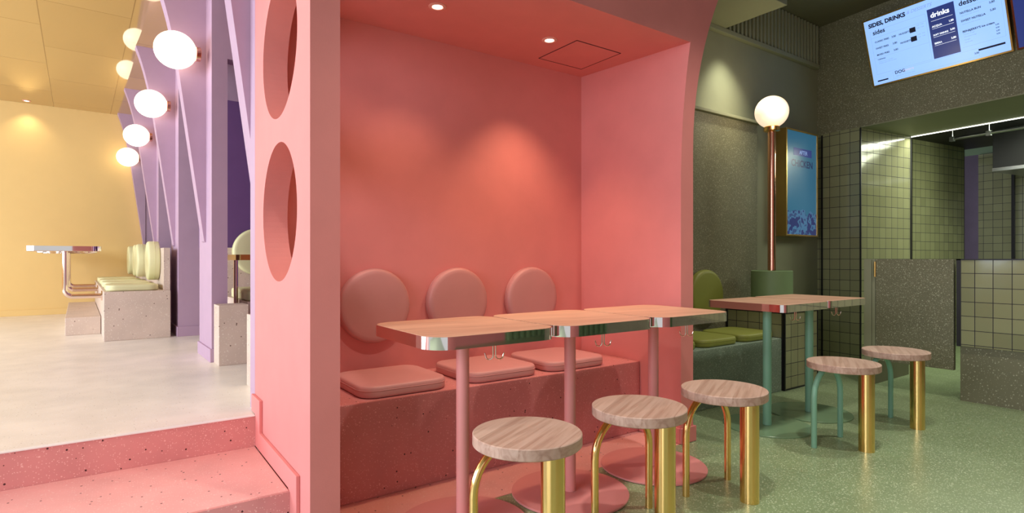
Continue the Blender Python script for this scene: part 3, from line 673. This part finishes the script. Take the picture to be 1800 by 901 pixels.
# ------------------------------------------------------------------ raised room: globes
gl = []
def make_globe():
    e = empty('wall_globe_light', (0, 0, 0), A_L, 'x', 'lamp')
    m = Matrix.Rotation(R(-90), 4, 'Y')
    b = loft(circ(.05, 32), [(.004, 0), (0, .004), (0, .03), (.012, .034)], mtx=m); obj('bracket', b, M['copper'], e, True)
    obj('globe', sphere(bmesh.new(), (-.155, 0, 0), .13, .135, .125), M['globe'], e, True)
    return e
g0_ = make_globe()
def Lw(p, q_, z):
    c, s = math.cos(A_L), math.sin(A_L); return Vector((O_L[0]+p*c-q_*s, O_L[1]+p*s+q_*c, z))
for i, (q_, z, lb) in enumerate(((.12, 2.44, 'glowing globe wall light, nearest and largest'), (1.78, 2.43, 'glowing globe wall light, second from the camera'), (3.42, 2.42, 'glowing globe wall light, third from the camera'), (4.88, 2.38, 'glowing globe wall light, farthest, next to the yellow wall'))):
    e = g0_ if i == 0 else copy_tree(g0_); p = Lw(-.05, q_, z); e.location = p; e['label'] = lb; e['group'] = 'globe wall lights in the raised room'

# raised room booths
single('terrazzo_bench', boxes((0, .50, 0, 3.35, 0, .43)), M['beige_ter'], 'long beige terrazzo bench in front of the lilac arches', 'bench', Lw(-.561, 1.66, UF), A_L, bevel=.004)
single('terrazzo_footrest', boxes((0, .27, 0, 2.4, 0, .167)), M['beige_ter'], 'low beige terrazzo footrest running beside the long bench', 'footrest', Lw(-.835, 2.33, UF), A_L, bevel=.004)
single('bench_backboard', boxes((0, .05, 0, 3.25, 0, .39)), M['beige_ter'], 'beige terrazzo backboard standing along the long bench', 'backboard', Lw(-.111, 1.70, UF+.4305), A_L)
for q_, lb in ((1.97, 'nearest pale lime seat cushion on the long beige bench'), (2.80, 'middle pale lime seat cushion on the long beige bench'), (3.62, 'third pale lime seat cushion on the long beige bench'), (4.45, 'farthest pale lime seat cushion on the long beige bench')):
    cushion(M['cream_soft'], Lw(-.345, q_, UF+.431), A_L, lb, 'pale lime seat cushions', .40, .5, .055)
for q_, z, lb in ((2.12, .985, 'round pale lime back cushion on the arch, nearest and largest'), (3.38, .985, 'round pale lime back cushion, second from the front'), (3.80, .985, 'round pale lime back cushion, third and close behind the second'), (4.78, .985, 'round pale lime back cushion, farthest near the yellow wall')):
    backrest(M['cream_soft'], Lw(-.112, q_, z), (0, R(-90), A_L), lb, 'round pale lime back cushions', .187, .10)
def make_lounge_table():
    e = empty('booth_table', (0, 0, 0), A_L, 'x', 'table')
    h = 1.112-UF
    obj('tabletop', loft(rrect(.51, .56, .07), [(0, h-.04), (0, h)]), M['table_wood'], e, True)
    obj('edge_band', loft(rrect(.515, .565, .0725, 10), [(.004, h-.042), (0, h-.042), (0, h-.0006), (.0026, h-.0006)], False, False), M['chrome'], e, True)['label'] = 'mirror polished metal edge band'
    pts = [(0, 0, h-.042), (0, 0, .44)]+[(.06-.06*math.cos(R(a)), 0, .44-.06*math.sin(R(a))) for a in range(15, 91, 15)]+[(.268, 0, .38)]
    obj('bent_pole', tube(bmesh.new(), pts, .021, 16), M['rosegold'], e, True)
    fl_ = loft(circ(.045, 24), [(0, 0), (0, .008)], mtx=Matrix.Translation((.262, 0, .38)) @ Matrix.Rotation(R(90), 4, 'Y')); obj('flange', fl_, M['rosegold'], e, True)
    return e
lt0 = make_lounge_table()
for i, (q_, lb) in enumerate(((2.05, 'mirror rimmed table on a bent tube, nearest in the raised room'), (3.45, 'mirror rimmed table on a bent tube, behind the nearest one in the raised room'), (4.55, 'mirror rimmed table on a bent tube, farthest by the yellow wall'))):
    e = lt0 if i == 0 else copy_tree(lt0); e.location = Lw(-.832, q_, UF); e['label'] = lb; e['group'] = 'booth tables in the raised room'
# nearer booth seen between the pink wall and the first lilac fin
single('terrazzo_block', boxes((0, .185, 0, .175, 0, .405)), M['beige_ter'], 'short beige terrazzo block in front of the first lilac fin', 'block', Lw(.01, -.195, UF), A_L, bevel=.003)
single('terrazzo_block', boxes((0, .6, 0, .50, 0, .405)), M['beige_ter'], 'pale terrazzo bench end at the edge of the pink wall', 'bench', Lw(.025, -1.42, UF), A_L, bevel=.003)
single('terrazzo_bench', boxes((0, .62, 0, .94, 0, .40)), M['beige_ter'], 'beige bench inside the booth behind the pink wall', 'bench', Lw(.26, .13, UF), A_L)
cushion(M['cream_soft'], Lw(.53, .48, UF+.401), A_L, 'pale lime seat cushion in the booth behind the pink wall', None, .52, .66, .08)
single('booth_backboard', boxes((0, 1.2, 0, .06, 0, 1.10-UF)), M['beige_ter'], 'beige terrazzo backboard inside the booth behind the pink wall', 'backboard', Lw(.17, 1.075, UF), A_L)
backrest(M['cream_soft'], Lw(.54, 1.074, 1.065), (R(90), 0, A_L), 'round pale lime cushion behind the table, half cut by the pink wall', None, .205, .07)
bt = empty('booth_table', Lw(.455, .46, UF), A_L, 'gold rimmed table in the booth behind the pink wall', 'table')
obj('tabletop', loft(rrect(.49, .44, .03), [(0, .71), (0, .75)]), M['table_wood'], bt, True)
obj('edge_band', loft(rrect(.495, .445, .0325), [(.004, .708), (0, .708), (0, .7495), (.0026, .7495)], False, False), M['gold'], bt, True)
obj('pole', loft(circ(.016, 20), [(0, 0), (0, .708)], mtx=Matrix.Translation((-.22, -.06, 0))), M['rosegold'], bt, True)

# ================================================================== remaining lamps of the room
point('globe_glow', (4.25, 2.40, 2.20), 5, (1.0, .85, .6), .12)
spot('ceiling_spot', (4.12, 2.56, 2.90), (4.24, 2.875, 1.9), 50, (1, .97, .78), 75, 1.0, .05)
for x, y, e_ in ((-.1, 2.0, 60), (1.2, .9, 110), (2.6, 1.0, 110), (3.9, .9, 100), (5.0, .3, 50)):
    spot('ceiling_spot', (x, y, 3.2), (x, y+.25, 0), e_, (1, .96, .84), 85, .8, .06)
area('kitchen_light', K(1.5, -.9, 2.30), K(1.25, -.2, 0), .6, 40, (.93, 1, .72), 1.2)
o = area('led_light', K(.80, -1.0, 2.20), K(.80, -1.0, 0), 1.9, 16, (1, 1, .85), .03); o.rotation_euler = (0, 0, KA+R(90))
